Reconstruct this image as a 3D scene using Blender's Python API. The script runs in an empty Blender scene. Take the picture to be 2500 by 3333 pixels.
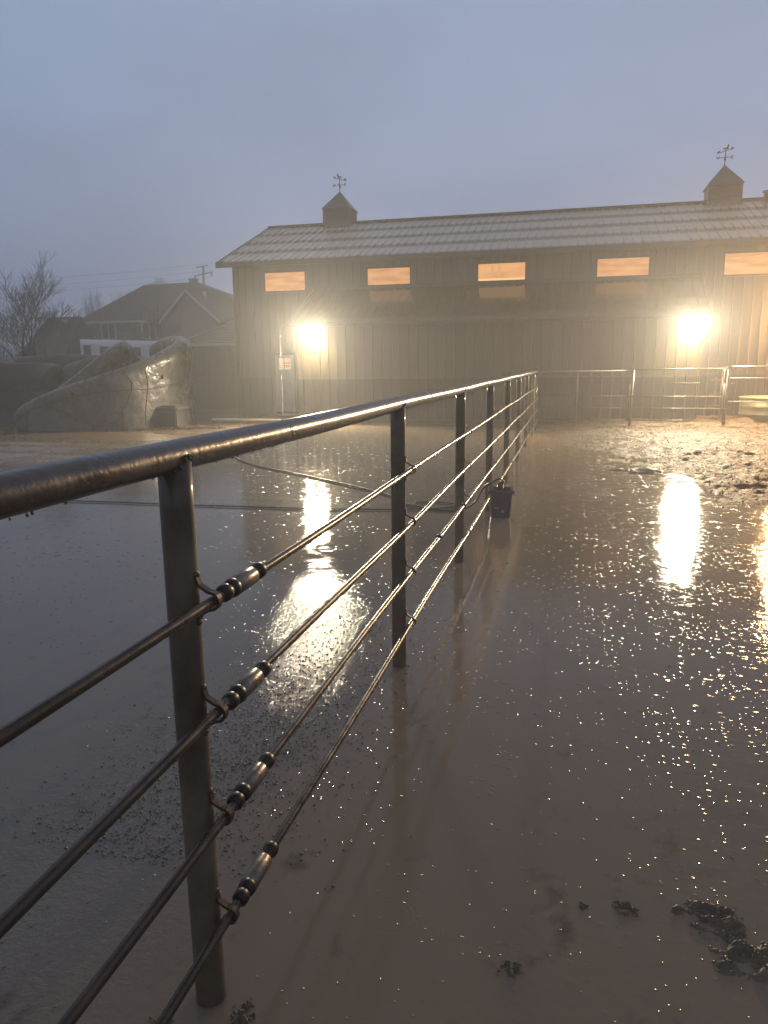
import bpy, bmesh, math, random
from mathutils import Vector, Matrix, noise
random.seed(7)
C = bpy.context.scene.collection
S = bpy.context.scene

# ------------------------------------------------------------------ camera
F_PX, YAW, ROLL, HC = 2407.0, math.radians(14.2), 0.010, 1.6
PITCH = math.atan(478 / F_PX)
Fv = Vector((-math.sin(YAW) * math.cos(PITCH), math.cos(YAW) * math.cos(PITCH), -math.sin(PITCH)))
R0 = Vector((math.cos(YAW), math.sin(YAW), 0)); U0 = R0.cross(Fv)
Rv = R0 * math.cos(ROLL) - U0 * math.sin(ROLL); Uv = U0 * math.cos(ROLL) + R0 * math.sin(ROLL)
cd = bpy.data.cameras.new('camera'); cam = bpy.data.objects.new('camera', cd); C.objects.link(cam)
cd.sensor_fit = 'VERTICAL'; cd.sensor_height = 36.0; cd.lens = F_PX / 3333 * 36
cd.clip_start = 0.02; cd.clip_end = 2000
M = Matrix((Rv, Uv, -Fv)).transposed().to_4x4(); M.translation = (0, 0, HC)
cam.matrix_world = M; S.camera = cam

# ------------------------------------------------------------------ materials
MATS = {}
def nodes(m):
    m.use_nodes = True; nt = m.node_tree; nt.nodes.clear()
    out = nt.nodes.new('ShaderNodeOutputMaterial'); return nt, out
def mat(name, col, rough=0.5, metal=0.0, var=0.25, vscale=3.0, bump=0.0, bscale=30.0, bdist=0.01,
        spec=0.5, rvar=0.0, col2=None, coat=0.0, drops=0.0, streak=None):
    if name in MATS: return MATS[name]
    m = bpy.data.materials.new(name); nt, out = nodes(m); N, L = nt.nodes, nt.links
    b = N.new('ShaderNodeBsdfPrincipled'); L.new(b.outputs[0], out.inputs[0])
    tc = N.new('ShaderNodeTexCoord')
    src = tc.outputs['Object']
    if streak:
        mp = N.new('ShaderNodeMapping'); mp.inputs['Scale'].default_value = streak
        L.new(src, mp.inputs[0]); ssrc = mp.outputs[0]
    else: ssrc = src
    n = N.new('ShaderNodeTexNoise'); n.inputs['Scale'].default_value = vscale; n.inputs['Detail'].default_value = 6
    n.inputs['Roughness'].default_value = 0.65
    L.new(ssrc, n.inputs['Vector'])
    mix = N.new('ShaderNodeMix'); mix.data_type = 'RGBA'
    c2 = col2 or tuple(c * (1 - var) for c in col)
    c1 = col if col2 else tuple(min(1, c * (1 + var)) for c in col)
    mix.inputs['A'].default_value = (*c2, 1); mix.inputs['B'].default_value = (*c1, 1)
    mr = N.new('ShaderNodeMapRange'); mr.inputs[1].default_value = .33; mr.inputs[2].default_value = .67
    L.new(n.outputs[0], mr.inputs[0]); L.new(mr.outputs[0], mix.inputs[0])
    L.new(mix.outputs['Result'], b.inputs['Base Color'])
    b.inputs['Roughness'].default_value = rough; b.inputs['Metallic'].default_value = metal
    b.inputs['Specular IOR Level'].default_value = spec
    if coat: b.inputs['Coat Weight'].default_value = coat; b.inputs['Coat Roughness'].default_value = .12
    if rvar:
        r2 = N.new('ShaderNodeMapRange'); r2.inputs[1].default_value = .3; r2.inputs[2].default_value = .7
        r2.inputs[3].default_value = max(.02, rough - rvar); r2.inputs[4].default_value = rough + rvar
        n3 = N.new('ShaderNodeTexNoise'); n3.inputs['Scale'].default_value = vscale * 2.3; n3.inputs['Detail'].default_value = 4
        L.new(ssrc, n3.inputs['Vector']); L.new(n3.outputs[0], r2.inputs[0]); L.new(r2.outputs[0], b.inputs['Roughness'])
    if bump:
        n2 = N.new('ShaderNodeTexNoise'); n2.inputs['Scale'].default_value = bscale; n2.inputs['Detail'].default_value = 5
        L.new(src, n2.inputs['Vector'])
        h = n2.outputs[0]
        if drops:      # beaded rain water
            v = N.new('ShaderNodeTexVoronoi'); v.inputs['Scale'].default_value = drops
            L.new(src, v.inputs['Vector'])
            cr = N.new('ShaderNodeMapRange'); cr.inputs[1].default_value = 0.0; cr.inputs[2].default_value = .42
            cr.inputs[3].default_value = 1; cr.inputs[4].default_value = 0
            L.new(v.outputs[0], cr.inputs[0])
            ad = N.new('ShaderNodeMath'); ad.operation = 'ADD'; L.new(cr.outputs[0], ad.inputs[0]); L.new(h, ad.inputs[1]); h = ad.outputs[0]
        bp = N.new('ShaderNodeBump'); bp.inputs['Strength'].default_value = bump; bp.inputs['Distance'].default_value = bdist
        L.new(h, bp.inputs['Height']); L.new(bp.outputs[0], b.inputs['Normal'])
        if coat: L.new(bp.outputs[0], b.inputs['Coat Normal'])
    MATS[name] = m; return m
def emat(name, col, strength, col2=None, scale=2.0, fine=None):
    if name in MATS: return MATS[name]
    m = bpy.data.materials.new(name); nt, out = nodes(m); N, L = nt.nodes, nt.links
    e = N.new('ShaderNodeEmission'); e.inputs[1].default_value = strength; L.new(e.outputs[0], out.inputs[0])
    if col2:
        tc = N.new('ShaderNodeTexCoord'); n = N.new('ShaderNodeTexNoise'); n.inputs['Scale'].default_value = scale
        L.new(tc.outputs['Object'], n.inputs['Vector'])
        mp = N.new('ShaderNodeMapping'); mp.inputs['Scale'].default_value = fine or (1, 1, 6)
        L.new(tc.outputs['Object'], mp.inputs[0]); L.new(mp.outputs[0], n.inputs['Vector'])
        mix = N.new('ShaderNodeMix'); mix.data_type = 'RGBA'
        mix.inputs['A'].default_value = (*col, 1); mix.inputs['B'].default_value = (*col2, 1)
        mr = N.new('ShaderNodeMapRange'); mr.inputs[1].default_value = .35; mr.inputs[2].default_value = .65
        L.new(n.outputs[0], mr.inputs[0]); L.new(mr.outputs[0], mix.inputs[0]); L.new(mix.outputs['Result'], e.inputs[0])
    else: e.inputs[0].default_value = (*col, 1)
    MATS[name] = m; return m

# ------------------------------------------------------------------ object helpers
def link(name, me, m, parent=None, loc=None, rot=None):
    o = bpy.data.objects.new(name, me); C.objects.link(o)
    if m: me.materials.append(m)
    if parent: o.parent = parent
    if loc: o.location = loc
    if rot: o.rotation_euler = rot
    return o
def obj(name, bm, m, parent=None, loc=None, rot=None, smooth=False):
    me = bpy.data.meshes.new(name); bm.normal_update(); bm.to_mesh(me); bm.free()
    if smooth:
        for p in me.polygons: p.use_smooth = True
    return link(name, me, m, parent, loc, rot)
def thing(name, label, cat, loc=(0, 0, 0), rotz=0, group=None):
    o = bpy.data.objects.new(name, None); C.objects.link(o); o.location = loc; o.rotation_euler = (0, 0, rotz)
    o.empty_display_size = .1
    return tag(o, label, cat, group)
def tag(o, label, cat, group=None):
    o['label'] = label; o['category'] = cat
    if group: o['group'] = group
    return o
def struct(o, kind='structure', label=None):
    o['kind'] = kind
    if label: o['label'] = label
    return o
def box(bm, x0, x1, y0, y1, z0, z1, bev=0.0):
    b = bmesh.new(); bmesh.ops.create_cube(b, size=1)
    bmesh.ops.scale(b, vec=(x1 - x0, y1 - y0, z1 - z0), verts=b.verts)
    bmesh.ops.translate(b, vec=((x0 + x1) / 2, (y0 + y1) / 2, (z0 + z1) / 2), verts=b.verts)
    if bev: bmesh.ops.bevel(b, geom=b.edges[:], offset=bev, segments=2, affect='EDGES')
    me = bpy.data.meshes.new('t'); b.to_mesh(me); b.free(); bm.from_mesh(me); bpy.data.meshes.remove(me)
    return bm
def tube(bm, pts, r, seg=10, cap=True):
    """tube along a polyline; r a number or a list"""
    pts = [Vector(p) for p in pts]; n = len(pts)
    rs = r if isinstance(r, (list, tuple)) else [r] * n
    rings = []
    t0 = (pts[1] - pts[0]).normalized()
    a = Vector((0, 0, 1)) if abs(t0.z) < .9 else Vector((1, 0, 0))
    u = t0.cross(a).normalized()
    for i in range(n):
        t = (pts[min(i + 1, n - 1)] - pts[max(i - 1, 0)]).normalized()
        u = (u - t * u.dot(t)).normalized(); v = t.cross(u)
        rings.append([bm.verts.new(pts[i] + (u * math.cos(2 * math.pi * k / seg) + v * math.sin(2 * math.pi * k / seg)) * rs[i]) for k in range(seg)])
    for i in range(n - 1):
        for k in range(seg):
            f = bm.faces.new((rings[i][k], rings[i][(k + 1) % seg], rings[i + 1][(k + 1) % seg], rings[i + 1][k])); f.smooth = True
    if cap:
        bm.faces.new(rings[0][::-1]); bm.faces.new(rings[-1])
    return bm
def cyl(bm, c, r, h, seg=24, r2=None):
    return tube(bm, [(c[0], c[1], c[2]), (c[0], c[1], c[2] + h)], [r, r if r2 is None else r2], seg)
def poly(bm, pts):
    return bm.faces.new([bm.verts.new(p) for p in pts])
def prism(bm, pts, d):
    """closed prism from a planar polygon pts extruded by vector d"""
    d = Vector(d); a = [bm.verts.new(p) for p in pts]; b = [bm.verts.new(Vector(p) + d) for p in pts]
    bm.faces.new(a[::-1]); bm.faces.new(b)
    for i in range(len(a)):
        j = (i + 1) % len(a); bm.faces.new((a[i], a[j], b[j], b[i]))
    bmesh.ops.recalc_face_normals(bm, faces=bm.faces[:])
def smoothpath(pts, n=8):
    """Catmull-Rom through tuples of any length"""
    out = []
    for i in range(len(pts) - 1):
        p0, p1, p2, p3 = pts[max(i - 1, 0)], pts[i], pts[i + 1], pts[min(i + 2, len(pts) - 1)]
        for k in range(n):
            t = k / n
            out.append(tuple(.5 * (2 * b + (c - a) * t + (2 * a - 5 * b + 4 * c - d) * t * t + (3 * b - a - 3 * c + d) * t ** 3)
                             for a, b, c, d in zip(p0, p1, p2, p3)))
    out.append(tuple(pts[-1])); return out
def ribbed(bm, x0, x1, o, up, nrm, length, pitch=0.24, rw=.020, rh=.030, minor=False):
    """ribbed sheet steel: runs along X from x0 to x1, o = (y,z) of lower edge, up = (dy,dz) unit, nrm = (dy,dz) outward"""
    prof = [(x0, 0)]; x = x0 + pitch * .5
    while x < x1 - .05:
        prof += [(x - rw, 0), (x - rw * .5, rh), (x + rw * .5, rh), (x + rw, 0)]
        if minor and x + pitch < x1:
            for q in (.36, .64):
                xm = x + pitch * q; prof += [(xm - .012, 0), (xm, .004), (xm + .012, 0)]
        x += pitch
    prof.append((x1, 0))
    A = []; B = []
    for (px, h) in prof:
        y, z = o[0] + nrm[0] * h, o[1] + nrm[1] * h
        A.append(bm.verts.new((px, y, z))); B.append(bm.verts.new((px, y + up[0] * length, z + up[1] * length)))
    for i in range(len(prof) - 1): bm.faces.new((A[i], A[i + 1], B[i + 1], B[i]))
    return bm

# ------------------------------------------------------------------ common materials
M_pipe = mat('pipe_paint', (.040, .028, .023), .32, .0, .3, 5, bump=.32, bscale=45, bdist=.005, rvar=.08, coat=.25)
M_post = mat('post_paint', (.14, .108, .070), .55, .0, .35, 4, bump=.25, bscale=30, bdist=.003, rvar=.1, spec=.25, col2=(.05, .033, .02), coat=.35)
M_rod = mat('rod_steel', (.055, .042, .033), .28, .6, .3, 8, bump=.12, bscale=60, bdist=.003, rvar=.08)
M_coupling = mat('coupling_steel', (.16, .135, .115), .34, .7, .4, 12, bump=.3, bscale=50, bdist=.004, rvar=.1)
M_nut = mat('blackened_nut', (.02, .015, .012), .4, .4, .4, 12, bump=.2, bscale=40, bdist=.003)
M_rust = mat('rusty_strap', (.055, .034, .02), .42, .4, .4, 14, bump=.4, bscale=45, bdist=.004)
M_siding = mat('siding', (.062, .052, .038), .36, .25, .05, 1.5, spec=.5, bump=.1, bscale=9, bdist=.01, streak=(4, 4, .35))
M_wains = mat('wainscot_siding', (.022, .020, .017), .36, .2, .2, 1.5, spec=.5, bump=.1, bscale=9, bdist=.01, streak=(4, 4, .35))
M_trim = mat('barn_trim', (.035, .03, .026), .4, .2, .15, 3)
M_lroof = mat('lower_roof_steel', (.07, .062, .055), .14, .7, .2, 1.2, bump=.03, bscale=6, bdist=.01)

# roof with damp bands over the purlins
def roof_mat():
    m = bpy.data.materials.new('upper_roof_steel'); nt, out = nodes(m); N, L = nt.nodes, nt.links
    b = N.new('ShaderNodeBsdfPrincipled'); L.new(b.outputs[0], out.inputs[0])
    tc = N.new('ShaderNodeTexCoord'); sp = N.new('ShaderNodeSeparateXYZ'); L.new(tc.outputs['Object'], sp.inputs[0])
    w = N.new('ShaderNodeTexNoise'); w.inputs['Scale'].default_value = 5; w.inputs['Detail'].default_value = 4; L.new(tc.outputs['Object'], w.inputs['Vector'])
    ma = N.new('ShaderNodeMath'); ma.operation = 'MULTIPLY_ADD'; L.new(w.outputs[0], ma.inputs[0]); ma.inputs[1].default_value = .10
    L.new(sp.outputs[1], ma.inputs[2])
    s1 = N.new('ShaderNodeMath'); s1.operation = 'SUBTRACT'; L.new(ma.outputs[0], s1.inputs[0]); s1.inputs[1].default_value = 21.2 + .05
    md = N.new('ShaderNodeMath'); md.operation = 'PINGPONG'; L.new(s1.outputs[0], md.inputs[0]); md.inputs[1].default_value = .525
    mr = N.new('ShaderNodeMapRange'); mr.interpolation_type = 'SMOOTHSTEP'; mr.inputs[1].default_value = .08; mr.inputs[2].default_value = .28
    L.new(md.outputs[0], mr.inputs[0])
    mix = N.new('ShaderNodeMix'); mix.data_type = 'RGBA'; L.new(mr.outputs[0], mix.inputs[0])
    mix.inputs['A'].default_value = (.10, .10, .10, 1); mix.inputs['B'].default_value = (.42, .42, .43, 1)
    L.new(mix.outputs['Result'], b.inputs['Base Color'])
    b.inputs['Roughness'].default_value = .42; b.inputs['Metallic'].default_value = .35
    return m
M_uroof = roof_mat()

def water_mat():
    """standing rain water: brown and silty over the mud on the right, grey over the concrete pad on the left"""
    m = bpy.data.materials.new('standing_water'); nt, out = nodes(m); N, L = nt.nodes, nt.links
    def nd(t, **k):
        n = N.new(t)
        for a, v in k.items(): n.inputs[a].default_value = v
        return n
    def math_(op, a, b=None, c=None):
        n = N.new('ShaderNodeMath'); n.operation = op
        for i, v in enumerate((a, b, c)):
            if v is None: continue
            if isinstance(v, (int, float)): n.inputs[i].default_value = v
            else: L.new(v, n.inputs[i])
        return n.outputs[0]
    def rng(x, a, b, c=0.0, d=1.0):
        n = N.new('ShaderNodeMapRange'); n.interpolation_type = 'SMOOTHSTEP'
        for i, v in enumerate((a, b, c, d)): n.inputs[i + 1].default_value = v
        L.new(x, n.inputs[0]); return n.outputs[0]
    df = N.new('ShaderNodeBsdfDiffuse'); gl = N.new('ShaderNodeBsdfAnisotropic'); gl.distribution = 'BECKMANN'
    fr = N.new('ShaderNodeFresnel'); fr.inputs[0].default_value = 1.33
    ms = N.new('ShaderNodeMixShader'); L.new(fr.outputs[0], ms.inputs[0]); L.new(df.outputs[0], ms.inputs[1]); L.new(gl.outputs[0], ms.inputs[2]); L.new(ms.outputs[0], out.inputs[0])
    tc = N.new('ShaderNodeTexCoord'); P = tc.outputs['Object']
    sp = N.new('ShaderNodeSeparateXYZ'); L.new(P, sp.inputs[0]); X, Y = sp.outputs[0], sp.outputs[1]
    def noise_(scale, detail=4, rough=.55, off=0.0, stretch=None):
        n = N.new('ShaderNodeTexNoise'); n.inputs['Scale'].default_value = scale; n.inputs['Detail'].default_value = detail
        n.inputs['Roughness'].default_value = rough
        mp = N.new('ShaderNodeMapping'); mp.inputs['Location'].default_value = (off, off * .7, 0)
        if stretch: mp.inputs['Scale'].default_value = stretch
        L.new(P, mp.inputs[0]); L.new(mp.outputs[0], n.inputs['Vector']); return n.outputs[0]
    big = noise_(.7, 3, .5, 3.1); med = noise_(3.0, 5, .6, 9.2); fine = noise_(14, 5, .6, 1.7)
    wx = math_('MULTIPLY_ADD', big, 1.2, X)                       # irregular edge of the pad
    mudside = rng(wx, -.9, .0)
    mixc = N.new('ShaderNodeMix'); mixc.data_type = 'RGBA'; L.new(mudside, mixc.inputs[0])
    mixc.inputs['A'].default_value = (.150, .140, .130, 1); mixc.inputs['B'].default_value = (.195, .153, .113, 1)
    # sunk dark clods and manure stains showing through
    st = rng(math_('ADD', med, math_('MULTIPLY', fine, .35)), .76, .92)
    near = rng(Y, 4.5, 2.2)
    stn = math_('MULTIPLY', math_('MULTIPLY', st, near), .6)
    mixd = N.new('ShaderNodeMix'); mixd.data_type = 'RGBA'; L.new(stn, mixd.inputs[0])
    L.new(mixc.outputs['Result'], mixd.inputs['A']); mixd.inputs['B'].default_value = (.05, .036, .028, 1)
    # tan silt washed over the far left of the pad and by the barn
    silt = math_('MULTIPLY', rng(Y, 9.0, 12.5), rng(X, -6.3, -8.2))
    bands = rng(noise_(.5, 4, .55, 6.0, (.35, 1.2, 1)), .38, .62, .35, 1)
    siltb = math_('MULTIPLY', silt, bands)
    mixe = N.new('ShaderNodeMix'); mixe.data_type = 'RGBA'; L.new(siltb, mixe.inputs[0])
    L.new(mixd.outputs['Result'], mixe.inputs['A']); mixe.inputs['B'].default_value = (.26, .19, .12, 1)
    silt2 = rng(Y, 13.0, 18.0, 0, .55)
    mixf = N.new('ShaderNodeMix'); mixf.data_type = 'RGBA'; L.new(silt2, mixf.inputs[0])
    L.new(mixe.outputs['Result'], mixf.inputs['A']); mixf.inputs['B'].default_value = (.17, .12, .07, 1)
    L.new(mixf.outputs['Result'], df.inputs['Color'])
    # roughness
    r0 = rng(med, .3, .7, .09, .155)
    r1 = math_('ADD', r0, math_('MULTIPLY', siltb, .22))
    # ripples: wind chop on the right, flat on the pad, with patches
    chopR = rng(math_('MULTIPLY_ADD', big, 1.6, X), -.2, 2.6)
    patch = rng(noise_(.9, 2, .5, 12), .42, .62)
    chop = math_('ADD', math_('MULTIPLY', chopR, .8), math_('MULTIPLY', patch, .25))
    grit = rng(math_('ABSOLUTE', math_('ADD', math_('MULTIPLY_ADD', med, .7, X), 1.15)), .75, .15)   # gritty strip under the fence
    grit = math_('MULTIPLY', grit, rng(Y, 6.2, 4.2))
    h_fine = noise_(11, 3, .62, 2.0, (.9, 1.2, 1))
    h_swell = noise_(2.6, 2, .5, 5.0, (.6, 1.3, 1))
    h = math_('MULTIPLY', h_fine, math_('MULTIPLY_ADD', math_('POWER', chop, 1.5), .0058, .0005))
    h = math_('MULTIPLY_ADD', h_swell, .0022, h)
    h = math_('MULTIPLY_ADD', noise_(40, 3, .7, 8), math_('MULTIPLY_ADD', grit, .0042, .00006), h)
    # dimples where drops have just struck; the torn water there is less smooth
    foam = None
    clus = rng(noise_(2.3, 4, .65, 21.0), .40, .60, .0, 1.35)
    for sc, off, amp, lo, hi in ((6.0, 5, .0130, .90, .42), (11.0, 0, .0075, .93, .52), (21.0, 3, .0042, .95, .60), (37.0, 7, .0026, .98, .80)):
        v = N.new('ShaderNodeTexVoronoi'); v.inputs['Scale'].default_value = sc; v.voronoi_dimensions = '2D'
        mp = N.new('ShaderNodeMapping'); mp.inputs['Location'].default_value = (off, off, 0); L.new(P, mp.inputs[0]); L.new(mp.outputs[0], v.inputs['Vector'])
        cs = N.new('ShaderNodeSeparateColor'); L.new(v.outputs['Color'], cs.inputs[0])
        thr = math_('MULTIPLY_ADD', math_('MULTIPLY', chop, clus), hi - lo, lo)
        on = math_('GREATER_THAN', cs.outputs[0], thr)
        q = math_('MULTIPLY', rng(v.outputs['Distance'], .22, .0), rng(Y, 42 / sc * (.45 if sc > 10 else .9), 100 / sc * (1 if sc > 10 else .62), .02 if sc > 10 else .0, 1))
        h = math_('MULTIPLY_ADD', math_('MULTIPLY', q, on), amp, h)
        fo_ = math_('MULTIPLY', on, rng(v.outputs['Distance'], .30, .12)); fo_ = math_('MULTIPLY', fo_, rng(Y, 5.5, 9.0)) if sc < 10 else fo_; foam = fo_ if foam is None else math_('MAXIMUM', foam, fo_)
    L.new(math_('MULTIPLY_ADD', foam, .13, r1), gl.inputs['Roughness'])
    # rings thrown up by rain drops
    for sc, off, amp in ((3.1, 0, .00012), (5.3, 4, .00010)):
        v = N.new('ShaderNodeTexVoronoi'); v.inputs['Scale'].default_value = sc; v.voronoi_dimensions = '2D'
        mp = N.new('ShaderNodeMapping'); mp.inputs['Location'].default_value = (off, off, 0); L.new(P, mp.inputs[0]); L.new(mp.outputs[0], v.inputs['Vector'])
        d = v.outputs['Distance']
        cs = N.new('ShaderNodeSeparateColor'); L.new(v.outputs['Color'], cs.inputs[0])
        on = math_('GREATER_THAN', cs.outputs[0], .55)
        rad = math_('MULTIPLY', cs.outputs[1], .28)
        env = rng(math_('ABSOLUTE', math_('SUBTRACT', d, rad)), .10, .0)
        w = math_('SINE', math_('MULTIPLY', d, 110.0))
        h = math_('MULTIPLY_ADD', math_('MULTIPLY', math_('MULTIPLY', w, env), on), amp, h)
    bp = N.new('ShaderNodeBump'); bp.inputs['Strength'].default_value = 1.0; bp.inputs['Distance'].default_value = 1.0
    L.new(h, bp.inputs['Height'])
    for q in (df, gl, fr): L.new(bp.outputs[0], q.inputs['Normal'])
    return m
M_water = water_mat()
M_mud = mat('wet_mud', (.068, .047, .027), .58, 0, .45, 5, bump=1.0, bscale=34, bdist=.045, rvar=.10, col2=(.022, .016, .011), spec=.14)
M_mudd = mat('wet_mud_dark', (.10, .076, .052), .42, 0, .4, 8, bump=.6, bscale=70, bdist=.006, rvar=.08, spec=.5)
M_soil = mat('far_soil', (.05, .042, .03), .7, 0, .4, .6, bump=.5, bscale=4, bdist=.05)

# ------------------------------------------------------------------ ground sheets
def grid(name, x0, x1, y0, y1, nx, ny, fn, m, smooth=True):
    vs = []; fs = []
    for j in range(ny + 1):
        y = y0 + (y1 - y0) * j / ny
        for i in range(nx + 1):
            x = x0 + (x1 - x0) * i / nx; vs.append((x, y, fn(x, y)))
    for j in range(ny):
        for i in range(nx):
            a = j * (nx + 1) + i; fs.append((a, a + 1, a + nx + 2, a + nx + 1))
    me = bpy.data.meshes.new(name); me.from_pydata(vs, [], fs)
    if smooth: me.polygons.foreach_set('use_smooth', [True] * len(fs))
    return link(name, me, m)
struct(grid('ground', -170, 170, -60, 280, 60, 60, lambda x, y: -.10, M_soil))
struct(grid('puddle', -22, 14, -4, 20.5, 2, 2, lambda x, y: 0.0, M_water))

def sst(a, b, x):
    t = max(0, min(1, (x - a) / (b - a))); return t * t * (3 - 2 * t)
def mudh(x, y):
    n1 = noise.fractal(Vector((x * 2.1, y * 2.1, 3)), 1.0, 2.1, 5)
    n2 = noise.noise(Vector((x * .55, y * .55, 7)))
    n3 = noise.noise(Vector((x * 11, y * 11, 1)))
    right = sst(-2.3, 1.6, x - (18.5 - y) * .22 + n2 * .8)
    h = -.055 + .104 * right * sst(6.6, 9.4, y) + .05 * right * sst(13, 17, y) + .035 * sst(18.2, 19.0, y - .15 * n2)
    n4 = abs(noise.noise(Vector((x * 6.3, y * 6.3, 5))))
    h += (.060 * n1 + .030 * n3 - .05 * n4 + .008) * (right * sst(7.0, 9.8, y) * .9 + .25 * sst(18.2, 18.9, y))
    h += .05 * sst(19.2, 19.9, y) * (1 if x > -7.4 else .9)
    h += .12 * sst(20, 21, y) * sst(-7.2, -7.8, x)
    return h
struct(grid('mud', -9, 12, 6.6, 22.0, 420, 340, mudh, M_mud))
# ------------------------------------------------------------------ barn
YL, YU, YR = 19.8, 21.6, 25.4            # lean-to wall, upper wall, ridge
XL, XR = -10.08, 16.0
LX0, LX1 = -7.42, 3.02                    # lean-to ends
EZ, RZ, EY = 4.62, 6.31, 21.2
sl = Vector((YR - EY, RZ - EZ)).normalized(); slen = (Vector((YR - EY, RZ - EZ))).length
barn = thing('barn', 'long dark ribbed metal barn with two roof cupolas and a row of lit strip windows', 'barn', (0, YU, 0))
def bpt(name, bm, m, parent=barn, smooth=False, label=None):
    o = obj(name, bm, m, parent, smooth=smooth)
    if parent is barn: o.location = (0, -YU, 0)
    if label: o['label'] = label
    return o
def B(): return bmesh.new()
wz = EZ + (YU - EY) * sl[1] / sl[0]
b = ribbed(B(), XL, XR, (YU, 1.26), (0, 1), (-1, 0), wz - 1.26 - .02)
# gable ends and back wall
poly(b, [(XL, YU, -.1), (XL, 2 * YR - YU, -.1), (XL, 2 * YR - YU, wz - .05), (XL, YR, RZ - .08), (XL, YU, wz - .05)])
poly(b, [(XR, YU, -.1), (XR, 2 * YR - YU, -.1), (XR, 2 * YR - YU, wz - .05), (XR, YR, RZ - .08), (XR, YU, wz - .05)])
poly(b, [(XL, 2 * YR - YU, -.1), (XR, 2 * YR - YU, -.1), (XR, 2 * YR - YU, wz - .05), (XL, 2 * YR - YU, wz - .05)])
bpt('upper_wall', b, M_siding)
b = ribbed(B(), XL, XR, (YU, -.1), (0, 1), (-1, 0), 1.34)
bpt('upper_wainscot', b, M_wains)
bpt('trim_ledge', box(B(), XL, LX0 - .01, YU - .045, YU - .003, 1.235, 1.275), M_trim); bpt('trim_ledge', box(B(), LX1 + .01, XR, YU - .045, YU - .003, 1.235, 1.275), M_trim)
b = ribbed(B(), LX0, LX1, (YL, 1.26), (0, 1), (-1, 0), 1.48, pitch=.25)
poly(b, [(LX0, YL, -.1), (LX0, YU, -.1), (LX0, YU, 3.7), (LX0, YL, 2.74)]); poly(b, [(LX1, YL, -.1), (LX1, YU, -.1), (LX1, YU, 3.7), (LX1, YL, 2.74)])
bpt('lower_wall', b, M_siding)
b = ribbed(B(), LX0 + .003, LX1 - .003, (YL, .14), (0, 1), (-1, 0), 1.10, pitch=.25)
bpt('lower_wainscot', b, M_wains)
b = B(); box(b, LX0 - .02, LX1 + .02, YL - .05, YL - .003, 1.235, 1.27)
bpt('trim_ledge', b, mat('pale_ledge', (.07, .06, .045), .35, .3, .2, 5))
b = B(); box(b, LX0 + .01, LX1 - .01, YL - .012, YL + .1, -.1, .137)
bpt('skirt_board', b, M_trim)
for x in (LX0, LX1):
    b = B(); box(b, x - .035, x + .035, YL - .034, YL - .002 + .06, 1.273, 2.68); bpt('corner_trim', b, M_siding)
b = B(); box(b, XL - .04, XL + .05, YU - .04, YU + .05, -.1, wz - .08); bpt('corner_trim', b, M_trim)
# upper roof
b = B()
ov = .37
ribbed(b, XL - ov, XR + .3, (EY, EZ), (sl[0], sl[1]), (-sl[1], sl[0]), slen, pitch=.235, rw=.02, rh=.03)
ribbed(b, XL - ov, XR + .3, (2 * YR - EY, EZ), (-sl[0], sl[1]), (sl[1], sl[0]), slen, pitch=.235, rw=.02, rh=.03, minor=False)
ro = bpt('upper_roof', b, M_uroof)
ro.location = (0, -YU, 0)
b = B(); box(b, XL - ov, XR + .3, YR - .13, YR + .13, RZ + .005, RZ + .05); bpt('ridge_cap', b, M_trim, ro).location = (0, 0, 0)
b = B()
box(b, XL - ov - .01, XR + .3, EY - .045, EY - .005, EZ - .13, EZ + .012)
for s in (1, -1):
    y0 = EY if s == 1 else 2 * YR - EY
    prism(b, [(XL - ov - .035, y0, EZ - .12), (XL - ov - .035, y0, EZ + .03), (XL - ov - .035, YR, RZ + .03), (XL - ov - .035, YR, RZ - .12)], (.03, 0, 0))
bpt('fascia', b, M_trim, ro).location = (0, 0, 0)
b = B(); prism(b, [(XL - ov, EY + .002, EZ - .12), (XL - ov, EY + .002, EZ - .10), (XL - ov, YU, EZ - .05), (XL - ov, YU, EZ - .07)], (XR - XL + .6, 0, 0))
bpt('soffit', b, M_trim, ro).location = (0, 0, 0)
b = B(); cyl(b, (5.33, YR - .35, 5.9), .11, .55, 16); cyl(b, (5.33, YR - .35, 6.45), .15, .03, 16)
bpt('vent_pipe', b, M_trim, ro, smooth=False).location = (0, 0, 0)
# lean-to roof
LY, LZ = 19.35, 2.70
lt = Vector((YU - LY, 3.80 - LZ)); ll = lt.length; lt.normalize()
b = B(); ribbed(b, LX0 - .12, LX1 + .12, (LY, LZ), (lt[0], lt[1]), (-lt[1], lt[0]), ll, pitch=.24, rw=.02, rh=.028, minor=False)
lr = bpt('lower_roof', b, M_lroof)
b = B(); box(b, LX0 - .13, LX1 + .13, LY - .04, LY - .003, LZ - .08, LZ + .01)
for x in (LX0 - .14, LX1 + .11):
    prism(b, [(x, LY, LZ - .13), (x, LY, LZ + .03), (x, YU, 3.83), (x, YU, 3.67)], (.03, 0, 0))
box(b, LX0 - .1, LX1 + .1, LY, YL - .03, LZ - .05, LZ - .03)
bpt('fascia', b, M_trim, lr).location = (0, 0, 0)
b = B(); box(b, LX0 - .12, LX1 + .12, YU - .06, YU - .03, 3.76, 3.88); bpt('flashing', b, M_trim, lr).location = (0, 0, 0)
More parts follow.
